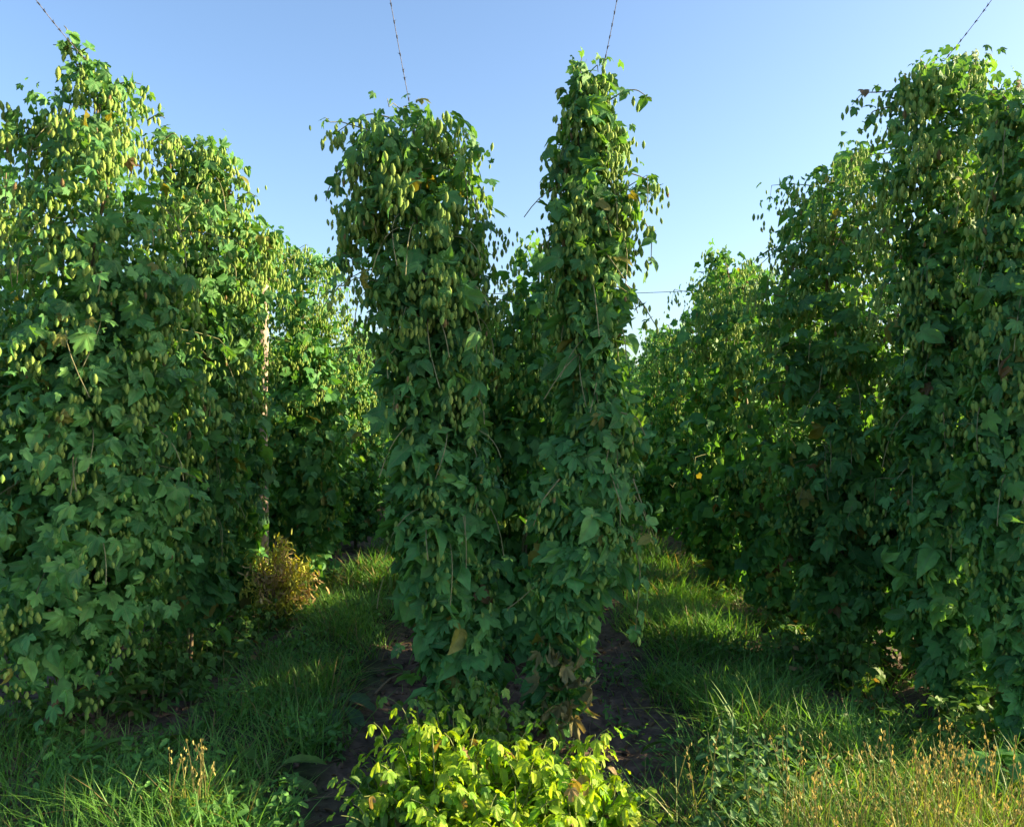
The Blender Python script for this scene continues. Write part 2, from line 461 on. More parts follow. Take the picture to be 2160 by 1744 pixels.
    for q in range(len(tm)):
        k = which == q
        wd = rng.uniform(0.72, 1.12, k.sum())
        scatter(acc, tm[q], lp[k], Rm[k], np.stack([size[k] * wd, size[k], size[k] * rng.uniform(0.3, 2.3, k.sum())], 1), col[k])
    acc.obj("foliage", [M_LEAF if lod == 0 else M_FAR], root, True, base)
    # cones, in hanging clusters under the nodes
    wt = np.interp(pos[:, 2] / H, [0, 0.2, 0.45, 0.65, 1.0], [0.22, 0.42, 0.75, 1.35, 1.9]) * (0.25 + np.linalg.norm(pos - ax(pos[:, 2]), axis=1) / max(rr.max(), 0.1))
    ci = rng.choice(len(pos), min(int(clusters * 4.5), len(pos)), replace=False, p=wt / wt.sum())
    cnt = rng.integers(2, 11, len(ci))
    cp = np.repeat(pos[ci] + o2[ci] * 0.035, cnt, axis=0); mo = len(cp)
    cp = cp + np.stack([rng.normal(0, 0.032, mo), rng.normal(0, 0.032, mo), -rng.uniform(0.0, 0.11, mo)], 1)
    cs = np.clip(rng.normal(0.0335, 0.008, mo), 0.017, 0.054) * np.interp(cp[:, 2] / H, [0, 0.5, 1], [0.85, 0.95, 1.1])
    cn = np.tile(up, (mo, 1)) + rng.normal(0, 0.16, (mo, 3))
    cR = frames(cn, np.tile(np.array([1.0, 0, 0]), (mo, 1)) + rng.normal(0, 0.4, (mo, 3)))
    cc = cone_colours(rng, mo)
    single = np.zeros(mo, bool)
    if singles:
        score = -(cp - ax(cp[:, 2]))[:, 1] / max(rr.max(), .1) + rng.normal(0, 0.25, mo) + cs * 8
        single[np.argsort(-score)[:singles]] = True
        from mathutils import Matrix
        fat_ = lambda f: float(np.interp(f, [0.2, 0.8], [1.35, 1.0]))
        for q in np.nonzero(single)[0]:
            o = bpy.data.objects.new("hop_cone", CONE_MESH[q % 3]); scene.collection.objects.link(o); o.parent = root
            M = Matrix([list(r_) for r_ in cR[q]]).to_4x4() @ Matrix.Diagonal([float(cs[q] * fat_(cp[q, 2] / H)), float(cs[q] * fat_(cp[q, 2] / H)), float(cs[q]), 1.0])
            M.translation = Vector([float(v) for v in cp[q] - base]); o.matrix_local = M
    acc = Acc(); rest = ~single
    fat = np.interp(cp[:, 2] / H, [0.2, 0.8], [1.35, 1.0])
    scatter(acc, CONE if lod == 0 else CONE_MID, cp[rest], cR[rest], np.stack([cs * fat, cs * fat, cs], 1)[rest], cc[rest])
    if rest.any(): tag(acc.obj("hop_cones", [M_CONE], root, True, base), kind="stuff")
    # twining stems
    acc = Acc(); q = np.linspace(0.0, H - 0.03, 60 if lod == 0 else 24)
    for k in range(3 if lod == 0 else 2):
        ph = k * 2.1 + seed
        p = ax(q) + np.stack([np.cos(q * 7 + ph), np.sin(q * 7 + ph), 0 * q], 1) * 0.012
        tube(acc, p, np.interp(q, [0, H], [0.011, 0.004]), (0.19, 0.145, 0.085) if k != 1 else (0.15, 0.17, 0.07), 6 if lod == 0 else 4)
    if lod < 2:
        for p in arms: tube(acc, p, np.linspace(0.004, 0.0018, len(p)), (0.17, 0.18, 0.08), 4)
    if lod == 0:
        # a few bare lateral stems and hanging shoots seen among the leaves
        for k in range(30):
            zz_ = rng.uniform(0.3, 0.95) * H; a = rng.uniform(math.pi, 2 * math.pi)
            o = np.array([math.cos(a), math.sin(a), 0]); c0 = ax(zz_)[...]; r0 = float(R(zz_))
            p1 = c0 + o * r0 * 1.0; p2 = p1 + np.array([rng.normal(0, .06), rng.normal(0, .03), -rng.uniform(0.12, 0.35)])
            tube(acc, bezier_like(c0, p1 + np.array([0, 0, 0.05]), p2, 9), 0.0023, (0.24, 0.23, 0.11), 4)
    acc.obj("stem", [M_STEM], root, True, base)
    for pts in shoots:
        side_shoot(root, base, pts, rng)
    if dry:
        acc = Acc(); m = 36
        p = ax(rng.uniform(0.05, 0.55, m)) + rng.normal(0, 0.06, (m, 3)) * np.array([1, 1, 0.3]) + np.array([0, -0.1, 0])
        scatter(acc, HOP[1], p, frames(rng.normal(0, 1, (m, 3)), -up + rng.normal(0, 0.4, (m, 3))), np.stack([rng.uniform(0.03, 0.07, m), rng.uniform(0.06, 0.11, m), rng.uniform(0.1, 0.2, m)], 1),
                np.array([0.20, 0.17, 0.085]) * rng.uniform(0.6, 1.4, (m, 1)) + np.array([0.0, 0.02, 0.0]))
        acc.obj("dry_leaves", [M_DRY], root, True, base)
    return root

def side_shoot(root, base, pts, rng):
    """a free shoot standing out of the plant, given as photograph points (px, py, depth)"""
    q = np.array([P(*p) for p in pts])
    t = np.linspace(0, len(q) - 1, 5 * len(q)); i = np.arange(len(q))
    path = np.stack([np.interp(t, i, q[:, k]) for k in range(3)], 1)
    for _ in range(2): path[1:-1] = (path[:-2] + 2 * path[1:-1] + path[2:]) / 4
    acc = Acc(); tube(acc, path, np.linspace(0.004, 0.0018, len(path)), (0.17, 0.16, 0.07), 5, 0)
    seg = np.concatenate([[0], np.cumsum(np.linalg.norm(np.diff(path, axis=0), axis=1))])
    nodes = np.arange(0.05, seg[-1] + 0.01, 0.075)
    npos = np.stack([np.interp(nodes, seg, path[:, k]) for k in range(3)], 1)
    m = 2 * len(npos)
    lp = np.repeat(npos, 2, axis=0) + rng.normal(0, 0.012, (m, 3))
    nrm = np.array([0, -0.5, 0.8]) + rng.normal(0, 0.5, (m, 3)); tip = np.array([0, 0, -0.6]) + rng.normal(0, 0.6, (m, 3))
    sz = rng.uniform(0.025, 0.065, m)
    scatter(acc, HOP[3], lp, frames(nrm, tip), sz, leaf_colours(rng, m, np.ones(m)), 1)
    cnt = rng.integers(1, 5, len(npos)); cp = np.repeat(npos, cnt, axis=0); mo = len(cp)
    cp = cp + np.stack([rng.normal(0, 0.022, mo), rng.normal(0, 0.022, mo), -rng.uniform(0, 0.05, mo)], 1)
    cR = frames(np.array([0, 0, 1.0]) + rng.normal(0, 0.12, (mo, 3)), np.array([1.0, 0, 0]) + rng.normal(0, 0.4, (mo, 3)))
    scatter(acc, CONE, cp, cR, rng.uniform(0.028, 0.047, mo), cone_colours(rng, mo), 2)
    acc.obj("side_shoot", [M_STEM, M_LEAF, M_CONE], root, True, base)

def from_slices(sl, d, dy_top=0.0):
    """photograph slices (py, px_left, px_right) at depth d -> profile rows"""
    rows = []
    for py, a, b in sl:
        z = EYE + (CY - py) / F * d
        if z < 0.02: continue
        rows.append((z, ((a + b) / 2 - CX) / F * d, d, (b - a) / 2 / F * d))
    rows.sort()
    z0, x0, y0, r0 = rows[0]
    if z0 > 0.1: rows.insert(0, (0.0, x0, y0, max(r0 * 0.7, 0.05)))
    return [(z, x, y + dy_top * z / 3.3, r) for z, x, y, r in rows]

CL = [(245, 850, 900), (262, 800, 935), (280, 765, 985), (300, 765, 1000), (400, 738, 1025), (500, 728, 1045), (600, 742, 1052), (700, 772, 1045), (800, 790, 1040), (900, 800, 1040),
      (1000, 812, 1048), (1100, 800, 1050), (1200, 815, 1050), (1300, 838, 1060), (1400, 862, 1075), (1500, 885, 1095), (1580, 930, 1060)]
CR = [(150, 1228, 1246), (180, 1230, 1262), (210, 1210, 1268), (250, 1198, 1278), (300, 1178, 1300), (400, 1165, 1315), (450, 1140, 1350), (550, 1150, 1332), (650, 1160, 1338), (700, 1168, 1330),
      (800, 1185, 1330), (900, 1180, 1352), (1000, 1150, 1345), (1100, 1120, 1365), (1200, 1118, 1345), (1300, 1112, 1285), (1350, 1130, 1250), (1400, 1142, 1235), (1500, 1125, 1205), (1590, 1135, 1165)]
bine("bushier round-topped hop bine, left of the front pair in the central row", from_slices(CL, 4.0), 11, 230, 0, 100, 180, tight=0.025,
     shoots=[[(850, 255, 4.0), (780, 238, 3.98), (735, 262, 3.96), (703, 285, 3.95)], [(770, 310, 3.95), (728, 345, 3.95), (712, 360, 3.95), (690, 405, 3.95), (688, 425, 3.95)],
             [(960, 320, 4.0), (990, 310, 4.0), (1010, 318, 4.0)], [(760, 560, 3.9), (722, 530, 3.9), (718, 560, 3.9)], [(860, 1360, 3.75), (835, 1370, 3.72), (832, 1385, 3.72)]])
bine("narrow pointed hop bine with bare twisted base, right of the front central pair", from_slices(CR, 3.9), 23, 205, 0, 100, 150, tight=0.03, dry=True,
     shoots=[[(1280, 215, 3.9), (1320, 190, 3.9), (1345, 190, 3.9), (1375, 212, 3.9)], [(1230, 180, 3.9), (1222, 140, 3.9), (1228, 122, 3.9)],
             [(1210, 230, 3.9), (1190, 185, 3.9), (1172, 195, 3.9)], [(1310, 360, 3.85), (1350, 372, 3.85), (1390, 392, 3.85)], [(1320, 445, 3.85), (1358, 465, 3.85), (1375, 495, 3.85), (1373, 560, 3.85)],
             [(1320, 600, 3.8), (1355, 640, 3.8), (1385, 690, 3.8)], [(1335, 1010, 3.7), (1360, 1080, 3.65), (1380, 1130, 3.65)], [(1330, 1130, 3.7), (1352, 1200, 3.68), (1340, 1330, 3.66)],
             [(1180, 1010, 3.7), (1140, 1060, 3.65), (1125, 1110, 3.65)], [(1060, 1290, 3.75), (1090, 1270, 3.72), (1130, 1235, 3.72)], [(1310, 870, 3.7), (1345, 880, 3.66), (1365, 930, 3.66)]])

L1 = [(120, 150, 165), (150, 150, 200), (180, 135, 240), (220, 135, 280), (260, 85, 320), (300, 40, 355), (350, 25, 375), (400, 60, 395), (480, 20, 400), (600, -30, 415), (800, -60, 420), (1000, -70, 400), (1200, -60, 365),
      (1350, -40, 320), (1450, 0, 260), (1540, 10, 160), (1590, 40, 120)]
L2 = [(285, 340, 400), (320, 335, 440), (350, 335, 480), (380, 345, 510), (450, 340, 540), (600, 330, 550), (800, 320, 540), (1000, 310, 520), (1200, 310, 490), (1350, 330, 470), (1430, 350, 430)]
L3 = [(490, 530, 570), (520, 495, 600), (580, 470, 600), (640, 455, 555), (800, 445, 560), (1000, 440, 560), (1200, 440, 556), (1320, 460, 540)]
L4 = [(515, 580, 640), (545, 562, 700), (590, 556, 724), (700, 550, 725), (850, 550, 720), (1000, 570, 730), (1150, 600, 720), (1240, 620, 690)]
L5 = [(690, 740, 775), (720, 715, 800), (800, 690, 810), (1000, 690, 805), (1150, 700, 800)]
bine("tall hop bine with drooping leafy tiers and thin bare tip, left row's front", from_slices(L1, 3.95), 31, 290, 0, 100, 190, zmin=0.38, longp=0.02, leaf=0.8,
     shoots=[[(172, 150, 3.95), (158, 100, 3.95), (140, 60, 3.95), (135, 55, 3.95)], [(160, 105, 3.95), (130, 95, 3.95), (112, 95, 3.95)], [(165, 115, 3.95), (185, 100, 3.95), (200, 105, 3.95)],
             [(240, 180, 3.95), (272, 172, 3.95), (297, 178, 3.95)], [(310, 255, 3.95), (335, 240, 3.95), (348, 250, 3.95)], [(340, 300, 3.95), (365, 280, 3.95), (375, 290, 3.95)], [(120, 205, 3.9), (115, 195, 3.9)],
             [(80, 275, 3.9), (50, 268, 3.9), (30, 290, 3.9)]])
bine("second hop bine of the left row, sunlit yellow cones, behind the tiered front one", from_slices(L2, 5.05), 32, 200, 0, 100, 220, zmin=0.3,
     shoots=[[(470, 380, 5), (490, 362, 5), (505, 372, 5)], [(500, 420, 5), (525, 405, 5), (540, 415, 5)]])
bine("third hop bine of the left row, just left of the pale wooden post", from_slices(L3, 6.2), 33, 150, 1, 80, 170)
bine("fourth hop bine of the left row, just right of the pale wooden post", from_slices(L4, 7.5), 34, 160, 1, 80, 190)
bine("low-topped hop bine in the left row, seen just left of the rounded central bine", from_slices(L5, 9.8), 35, 130, 1, 0, 110)

R1 = [(108, 2035, 2068), (130, 2000, 2078), (150, 1940, 2085), (180, 1895, 2090), (230, 1860, 2105), (300, 1838, 2120), (400, 1850, 2125), (500, 1870, 2125), (600, 1880, 2120), (750, 1885, 2120), (900, 1880, 2120),
      (1050, 1885, 2120), (1200, 1890, 2110), (1320, 1895, 2100), (1400, 1915, 2090), (1460, 1950, 2060)]
RE = [(190, 2095, 2120), (230, 2080, 2170), (300, 2085, 2200), (500, 2070, 2260), (700, 2050, 2290), (900, 2040, 2300), (1100, 2045, 2290), (1300, 2065, 2260), (1420, 2110, 2230), (1520, 2130, 2200)]
R2 = [(310, 1795, 1830), (330, 1760, 1850), (360, 1710, 1870), (420, 1665, 1880), (500, 1630, 1880), (600, 1612, 1880), (750, 1610, 1885), (900, 1620, 1890), (1050, 1640, 1890), (1200, 1660, 1890), (1300, 1690, 1880), (1400, 1730, 1860)]
R3 = [(560, 1510, 1590), (580, 1460, 1630), (620, 1435, 1645), (700, 1420, 1650), (850, 1420, 1650), (1000, 1430, 1650), (1130, 1450, 1640), (1220, 1490, 1610)]
R4 = [(700, 1375, 1410), (730, 1350, 1440), (850, 1340, 1450), (1000, 1345, 1445), (1120, 1360, 1430)]
bine("tall cone-laden hop bine under the slanting twine, front of the right row", from_slices(R1, 4.3), 41, 260, 0, 100, 190, zmin=0.12, leaf=0.88,
     shoots=[[(1900, 190, 4.3), (1850, 195, 4.3), (1820, 195, 4.3), (1797, 222, 4.3)], [(1880, 225, 4.25), (1840, 235, 4.25), (1830, 255, 4.25)], [(2075, 590, 3.95), (2100, 570, 3.9), (2130, 600, 3.9)], [(1990, 870, 4.0), (1995, 960, 4.0)]])
bine("leafy hop bine cut by the right picture edge, beside the tall one under twine", from_slices(RE, 3.72), 42, 270, 0, 100, 150, zmin=0.06, leaf=0.85)
bine("dark shaded hop bine with a sloping shoulder, behind the right row's tall front one", from_slices(R2, 5.3), 43, 190, 0, 100, 160,
     shoots=[[(1700, 420, 5.2), (1675, 435, 5.2), (1655, 450, 5.2)], [(1745, 370, 5.2), (1735, 350, 5.2), (1720, 355, 5.2)], [(1640, 520, 5.2), (1600, 540, 5.2), (1590, 555, 5.2)]])
bine("flat-topped hop bine of the right row with sunlit crest, beyond the dark shaded one", from_slices(R3, 7.3), 44, 170, 1, 80, 150)
bine("low hop bine of the right row, just right of the narrow pointed one", from_slices(R4, 10.0), 45, 130, 1, 0, 90)

def arm(x0, y, sgn, h, r, seed, tilt=0.42):
    rng = np.random.default_rng(seed)
    rows = []
    for t in np.linspace(0, 1, 9):
        w = r * (0.5 + 0.62 * math.sin(math.pi * min(1, 0.14 + t * 0.75)) + rng.normal(0, 0.06)) if t < 0.93 else r * 0.35
        rows.append((t * h, x0 + sgn * (0.12 + tilt * t), y + rng.normal(0, 0.03), w))
    return rows
# the rest of the near plants, standing along their rows, one of them added to block sun
for (x0, y, sg, h, r, sd, lab) in [
        (0.0, 5.3, -1, 2.85, 0.34, 51, "hop bine in the central row directly behind the rounded front bine"),
        (-0.08, 5.25, 1, 2.70, 0.36, 52, "central-row hop bine whose crest shows in the notch between the front pair"),
        (0.0, 6.5, -1, 2.75, 0.30, 53, "hop bine two places behind the rounded bine of the front pair"),
        (0.0, 6.5, 1, 2.7, 0.30, 54, "hop bine two places behind the narrow pointed bine of the front pair"),
        (-2.36, 4.7, -1, 3.0, 0.36, 55, "outer hop bine at the left picture edge, behind the tiered front one"),
        (-2.36, 5.9, -1, 2.9, 0.36, 56, "outer-side hop bine of the left row, glimpsed behind the second bine"),
        (-2.36, 7.1, -1, 2.9, 0.34, 57, "outer-side hop bine of the left row, behind the pale wooden post"),
        (2.44, 4.38, 1, 2.9, 0.36, 64, "added hop bine blocking the sun in the gap at the right picture edge"),  # added filler, mostly out of view, keeps low sun off the right front bine
        (2.30, 5.0, 1, 3.1, 0.38, 58, "outer hop bine at the right picture edge, behind the tall front one"),
        (2.30, 6.2, 1, 2.9, 0.36, 59, "outer-side hop bine of the right row, behind the dark shaded one"),
        (2.20, 7.5, 1, 2.8, 0.34, 60, "outer-side hop bine of the right row, behind the flat-topped one"),
        (-2.20, 8.6, 1, 2.25, 0.33, 61, "shaded hop bine beyond the fourth bine of the left row"),
        (2.16, 6.35, -1, 2.85, 0.33, 62, "hop bine between the dark shaded and the flat-topped bines of the right row"),
        (2.16, 8.6, -1, 2.55, 0.32, 63, "hop bine just beyond the flat-topped one in the right row")]:
    bine(lab, arm(x0, y, sg, h, r, sd, 0.15 if sd == 52 else 0.42), sd, 120, 1, 0, 90)

ARCH = []
for k in range(3):
    ARCH.append(bine("hop bine far along its row, merged into the green wall of leaves", arm(0, 0, 0, 2.65, 0.40, 80 + k, 0.25), 80 + k, 105, 2, 0, 60, "distant hop bines", world=False, base=np.zeros(3)))
rng = np.random.default_rng(77)
spots = []
for y in np.arange(7.8, 26, 1.35):
    spots += [(-0.35, y), (0.35, y)]
for y in np.arange(8.4, 26, 1.35): spots += [(-2.8, y)]
for y in np.arange(11.2, 26, 1.35): spots += [(-2.0, y), (2.0, y)]
for y in np.arange(8.8, 26, 1.35): spots += [(2.8, y)]
for y in np.arange(5.4, 24, 1.3): spots += [(-4.6, y), (4.6, y + 1.2)]
for y in np.arange(8, 26, 1.5): spots += [(-6.9, y), (6.9, y + 1.5)]
lit = [q for q in spots if in_a_beam(*q)]; spots = [q for q in spots if not in_a_beam(*q)]
for k, (x, y) in enumerate(lit):                             # plants the low sun finds a way through keep their own gaps
    bine("hop bine far along its row, merged into the green wall of leaves", arm(x, y, 0, rng.uniform(2.5, 2.8), 0.40, 120 + k, 0.25), 120 + k, 105, 2, 0, 60, "distant hop bines")
for k, (x, y) in enumerate(spots):
    x += rng.normal(0, 0.06); y += rng.normal(0, 0.12)
    sc = (rng.uniform(0.9, 1.15), rng.uniform(0.92, 1.06))
    if k < 3:
        r = ARCH[k]; r.location = (x, y, 0); r.rotation_euler = (0, 0, rng.random() * 6.28)
    else:
        copy_tree(ARCH[k % 3], (x, y, 0), rng.random() * 6.28, sc, None, None)

# ------------------------------------------------------------------ twine, wires and posts
def twine(label, a, b, knots, rad=0.0017):
    a, b = np.array(a), np.array(b)
    root = empty("twine", a, label, "twine", "knotted twines above the bines")
    L = np.linalg.norm(b - a); t = np.linspace(0, 1, 40)[:, None]
    p = a + (b - a) * t + np.array([0, 0, -0.02]) * (4 * t * (1 - t))
    acc = Acc(); tube(acc, p, rad, (0.16, 0.15, 0.15), 6)
    acc.obj("cord", [M_TWINE], root, True, a)
    acc = Acc(); r_ = np.random.default_rng(int(abs(a[0]) * 100))
    u = unit((b - a)[None])[0]
    for k in range(knots):
        f_ = (k + 0.5 + r_.uniform(-.3, .3)) / knots; c = a + (b - a) * f_ + np.array([0, 0, -0.02]) * (4 * f_ * (1 - f_))
        tube(acc, [c - u * 0.009, c - u * 0.004, c + u * 0.004, c + u * 0.009], [rad, rad * 1.9, rad * 1.9, rad], (0.05, 0.045, 0.04), 6)
        for s_ in (-1, 1):
            w = np.cross(u, unit(r_.normal(0, 1, (1, 3)))[0])
            tube(acc, [c, c + w * s_ * 0.010 + u * 0.008], [rad * 0.8, rad * 0.3], (0.05, 0.045, 0.04), 4)
    acc.obj("knots", [M_TWINE], root, True, a)
twine("steep knotted twine rising from the rounded central bine", P(880, 300, 4.0), P(803, -115, 3.7), 13)
twine("steep knotted twine rising from the narrow pointed central bine", P(1262, 190, 3.9), P(1318, -90, 3.7), 12)
twine("pale slanting twine above the tiered bine of the left row", P(185, 130, 3.95), P(15, -85, 3.7), 10)
twine("slanting knotted twine above the tall bine of the right row", P(1990, 130, 4.3), P(2160, -100, 4.0), 11)

def wire(label, a, b, sag, rad):
    a, b = np.array(a), np.array(b)
    t = np.linspace(0, 1, 30)[:, None]
    p = a + (b - a) * t; p[:, 2] -= (sag * 4 * t * (1 - t))[:, 0]
    acc = Acc(); tube(acc, p, rad, (0.06, 0.06, 0.065), 6)
    return tag(acc.obj("trellis_wire", [M_TWINE]), label, "wire")
wire("thin wire stretched level across the alleys behind the central pair of bines", P(560, 588, 10.6), P(1580, 606, 10.6), 0.14, 0.0042)
wire("fine slack wire hanging beside the fourth bine of the left row", P(700, 560, 9.0), P(790, 770, 9.0), 0.03, 0.003)

def post(label, px, d, h, lean):
    x = (px - CX) / F * d
    g = float(ground_h(x, d))
    root = empty("wooden_post", (x, d, g - 0.05), label, "post")
    acc = Acc(); z = np.linspace(0, h, 14); r_ = np.random.default_rng(int(px))
    p = np.stack([lean * z + 0.006 * np.sin(z * 3), 0 * z, z], 1)
    tube(acc, p, 0.062 - 0.006 * z / h + r_.normal(0, 0.0012, 14), (0.33, 0.26, 0.20), 14)
    tube(acc, [p[-1], p[-1] + np.array([0, 0, 0.004])], [0.055, 0.001], (0.33, 0.26, 0.2), 14)
    acc.obj("shaft", [M_WOOD], root)
    acc = Acc(); a = np.linspace(0, 2 * math.pi, 20)
    for zz in (h - 0.25, h - 0.235):
        tube(acc, np.stack([lean * zz + 0.062 * np.cos(a), 0.062 * np.sin(a), zz + 0 * a], 1), 0.003, (0.08, 0.07, 0.06), 5)
    acc.obj("wire_wrap", [M_TWINE], root)
post("pale weathered wooden post standing in the left row between third and fourth bines", 548, 6.72, 2.75, 0.004)
post("thin pale wooden post half hidden in leaves left of the rounded central bine", 748, 11.0, 2.6, 0.0)
post("pale wooden post half hidden behind the flat-topped bine of the right row", 1578, 7.75, 2.7, -0.004)

# ------------------------------------------------------------------ grass
def blades(acc, rng, p, length, width, col, lean=0.35, bend=0.5, mat=0):
    m = len(p)
    if m == 0: return
    a = rng.random(m) * 2 * math.pi
    d = np.stack([np.cos(a), np.sin(a), 0 * a], 1); w = np.stack([-np.sin(a + rng.normal(0, .5, m)), np.cos(a + rng.normal(0, .5, m)), 0 * a], 1)
    le = np.abs(rng.normal(lean, lean * 0.6, m)); be = np.abs(rng.normal(bend, bend * 0.6, m))
    ts = [0, 0.4, 0.75, 1.0]; V = []
    for t in ts:
        c = p + d * ((le * t + be * t * t) * length)[:, None] + np.array([0, 0, 1.0]) * ((t - 0.32 * np.minimum(be, 1.6) * t * t) * length)[:, None]
        if t < 1:
            h = w * (width * (1.0 if t < .3 else 0.85 if t < .5 else 0.55))[:, None] * 0.5
            V += [c - h, c + h]
        else: V += [c]
    V = np.stack(V, 1); n = V.shape[1]
    o = np.arange(m)[:, None] * n
    q = np.concatenate([o + np.array([[0, 1, 3, 2]]), o + np.array([[2, 3, 5, 4]])]); tr = o + np.array([[4, 5, 6]])
    acc.add(V.reshape(-1, 3), [q, tr], np.repeat(col, n, axis=0), None, mat)

def grass_colours(rng, m, dry=0.06):
    a = np.array([0.080, 0.220, 0.040]); b = np.array([0.160, 0.350, 0.060])
    c = a + (b - a) * rng.random((m, 1))
    q = rng.random(m)
    return np.where((q < dry)[:, None], np.array([0.24, 0.19, 0.08]) * rng.uniform(0.7, 1.2, (m, 1)), c)

def grass_field():
    rng = np.random.default_rng(9)
    acc = Acc()
    def strip(x0, x1, y0, y1, dens, lmin, lmax, w, edge=0.12, dry=0.09):
        m = int((x1 - x0) * (y1 - y0) * dens)
        x = rng.uniform(x0 - edge, x1 + edge, m); y = rng.uniform(y0, y1, m)
        e = 0.16 * hashnoise(x * 2.2, y * 2.2, 3.0) + 0.08 * hashnoise(x * 9, y * 9, 1.0)
        k = (x > x0 + e) & (x < x1 + e)
        patch = hashnoise(x * 1.9, y * 1.7, 7.0)
        k &= rng.random(m) < np.clip(0.75 + 0.5 * patch, 0.15, 1)
        x, y, patch = x[k], y[k], patch[k]; m = len(x)
        p = np.stack([x, y, ground_h(x, y) - 0.01], 1)
        ln = rng.uniform(lmin, lmax, m) * (0.85 + 0.3 * patch)
        c = grass_colours(rng, m, dry) * (1 + 0.22 * hashnoise(x * 3, y * 3, 5.0))[:, None]
        blades(acc, rng, p, ln, rng.uniform(0.6, 1.4, m) * w, c, 0.35, 0.6)
    for x0, x1 in ((-1.50, -0.90), (0.86, 1.62)):
        strip(x0, x1, 2.4, 4.6, 3800, 0.10, 0.30, 0.0050)
        strip(x0, x1, 4.6, 7.0, 3300, 0.11, 0.27, 0.0065)
        strip(x0, x1, 7.0, 10.5, 2000, 0.14, 0.30, 0.009, dry=0.15)
        strip(x0, x1, 10.5, 24.0, 350, 0.2, 0.4, 0.02, dry=0.12)
    strip(-2.6, -1.5, 2.4, 3.95, 3000, 0.08, 0.27, 0.0048)       # headland in front of the rows
    strip(1.5, 2.6, 2.4, 3.75, 2600, 0.10, 0.30, 0.005, dry=0.12)
    strip(0.42, 0.95, 2.3, 3.45, 2600, 0.10, 0.26, 0.005, dry=0.10)
    strip(-2.4, -1.6, 4.1, 9.0, 160, 0.10, 0.22, 0.006)          # thin growth at the feet of the bines
    strip(1.55, 2.3, 3.9, 9.0, 900, 0.12, 0.26, 0.006)
    strip(-0.9, 0.85, 3.4, 8.0, 90, 0.06, 0.16, 0.005)
    return tag(acc.obj("grass", [M_GRASS]), "unmown green grass between the hop rows", kind="stuff")
grass_field()

def ground_cover():
    rng = np.random.default_rng(19); acc = Acc()
    for x0, x1, y0, y1, m, s0, s1 in ((-2.2, -0.75, 2.5, 3.9, 4200, 0.018, 0.045), (0.45, 1.7, 2.5, 5.5, 3200, 0.015, 0.04), (-1.6, -0.9, 3.6, 6.5, 1400, 0.02, 0.05), (-2.5, -1.7, 4.2, 8, 900, 0.02, 0.06), (1.6, 2.4, 4.0, 8, 1100, 0.02, 0.06)):
        x = rng.uniform(x0, x1, m); y = rng.uniform(y0, y1, m)
        k = hashnoise(x * 2.7, y * 2.9, 11.0) > 0.05; x, y = x[k], y[k]; n = len(x)
        p = np.stack([x, y, ground_h(x, y) + rng.uniform(0.02, 0.16, n)], 1)
        R = frames(np.array([0, -0.15, 1.0]) + rng.normal(0, 0.4, (n, 3)), rng.normal(0, 1, (n, 3)))
        c = np.array([0.07, 0.19, 0.038]) * rng.uniform(0.7, 1.5, (n, 1))
        scatter(acc, OVATE, p, R, rng.uniform(s0, s1, n), c)
    return tag(acc.obj("ground_cover", [M_FAR]), "small-leaved green weeds spreading between the grass", kind="stuff")
ground_cover()

def litter():
    rng = np.random.default_rng(29); acc = Acc()
    m = 1500; x = rng.normal(0, 0.55, m); y = rng.uniform(2.6, 8, m)
    k = np.abs(x) < 1.0; x, y = x[k], y[k]; x += np.where(rng.random(len(x)) < 0.3, -2.2, 0) + np.where(rng.random(len(x)) < 0.2, 2.1, 0)
    for q in range(len(x)):
        a = rng.random() * 6.28; L = rng.uniform(0.04, 0.2)
        z = float(ground_h(x[q], y[q])) + 0.006
        t = np.linspace(-.5, .5, 4)
        pts = np.stack([x[q] + np.cos(a) * L * t + 0.1 * L * t * t, y[q] + np.sin(a) * L * t, z + 0.05 * L * np.cos(t * 3)], 1)
        tube(acc, pts, rng.uniform(0.0012, 0.003), np.array([0.17, 0.12, 0.075]) * rng.uniform(0.5, 1.3), 4)
    m = 2200; x = rng.normal(0, 0.55, m) + rng.choice([-2.2, 0, 0, 0, 2.15], m); y = rng.uniform(3, 8, m)
    p = np.stack([x, y, ground_h(x, y) + 0.008], 1)
    scatter(acc, OVATE, p, frames(np.array([0, 0, 1.0]) + rng.normal(0, .3, (m, 3)), rng.normal(0, 1, (m, 3))), rng.uniform(0.015, 0.05, m), np.array([0.17, 0.12, 0.07]) * rng.uniform(0.4, 1.4, (m, 1)), 1)
    # clods of earth
    return tag(acc.obj("litter", [M_STEM, M_DRY]), "dry straw and fallen leaves strewn on the bare soil", kind="stuff")
litter()

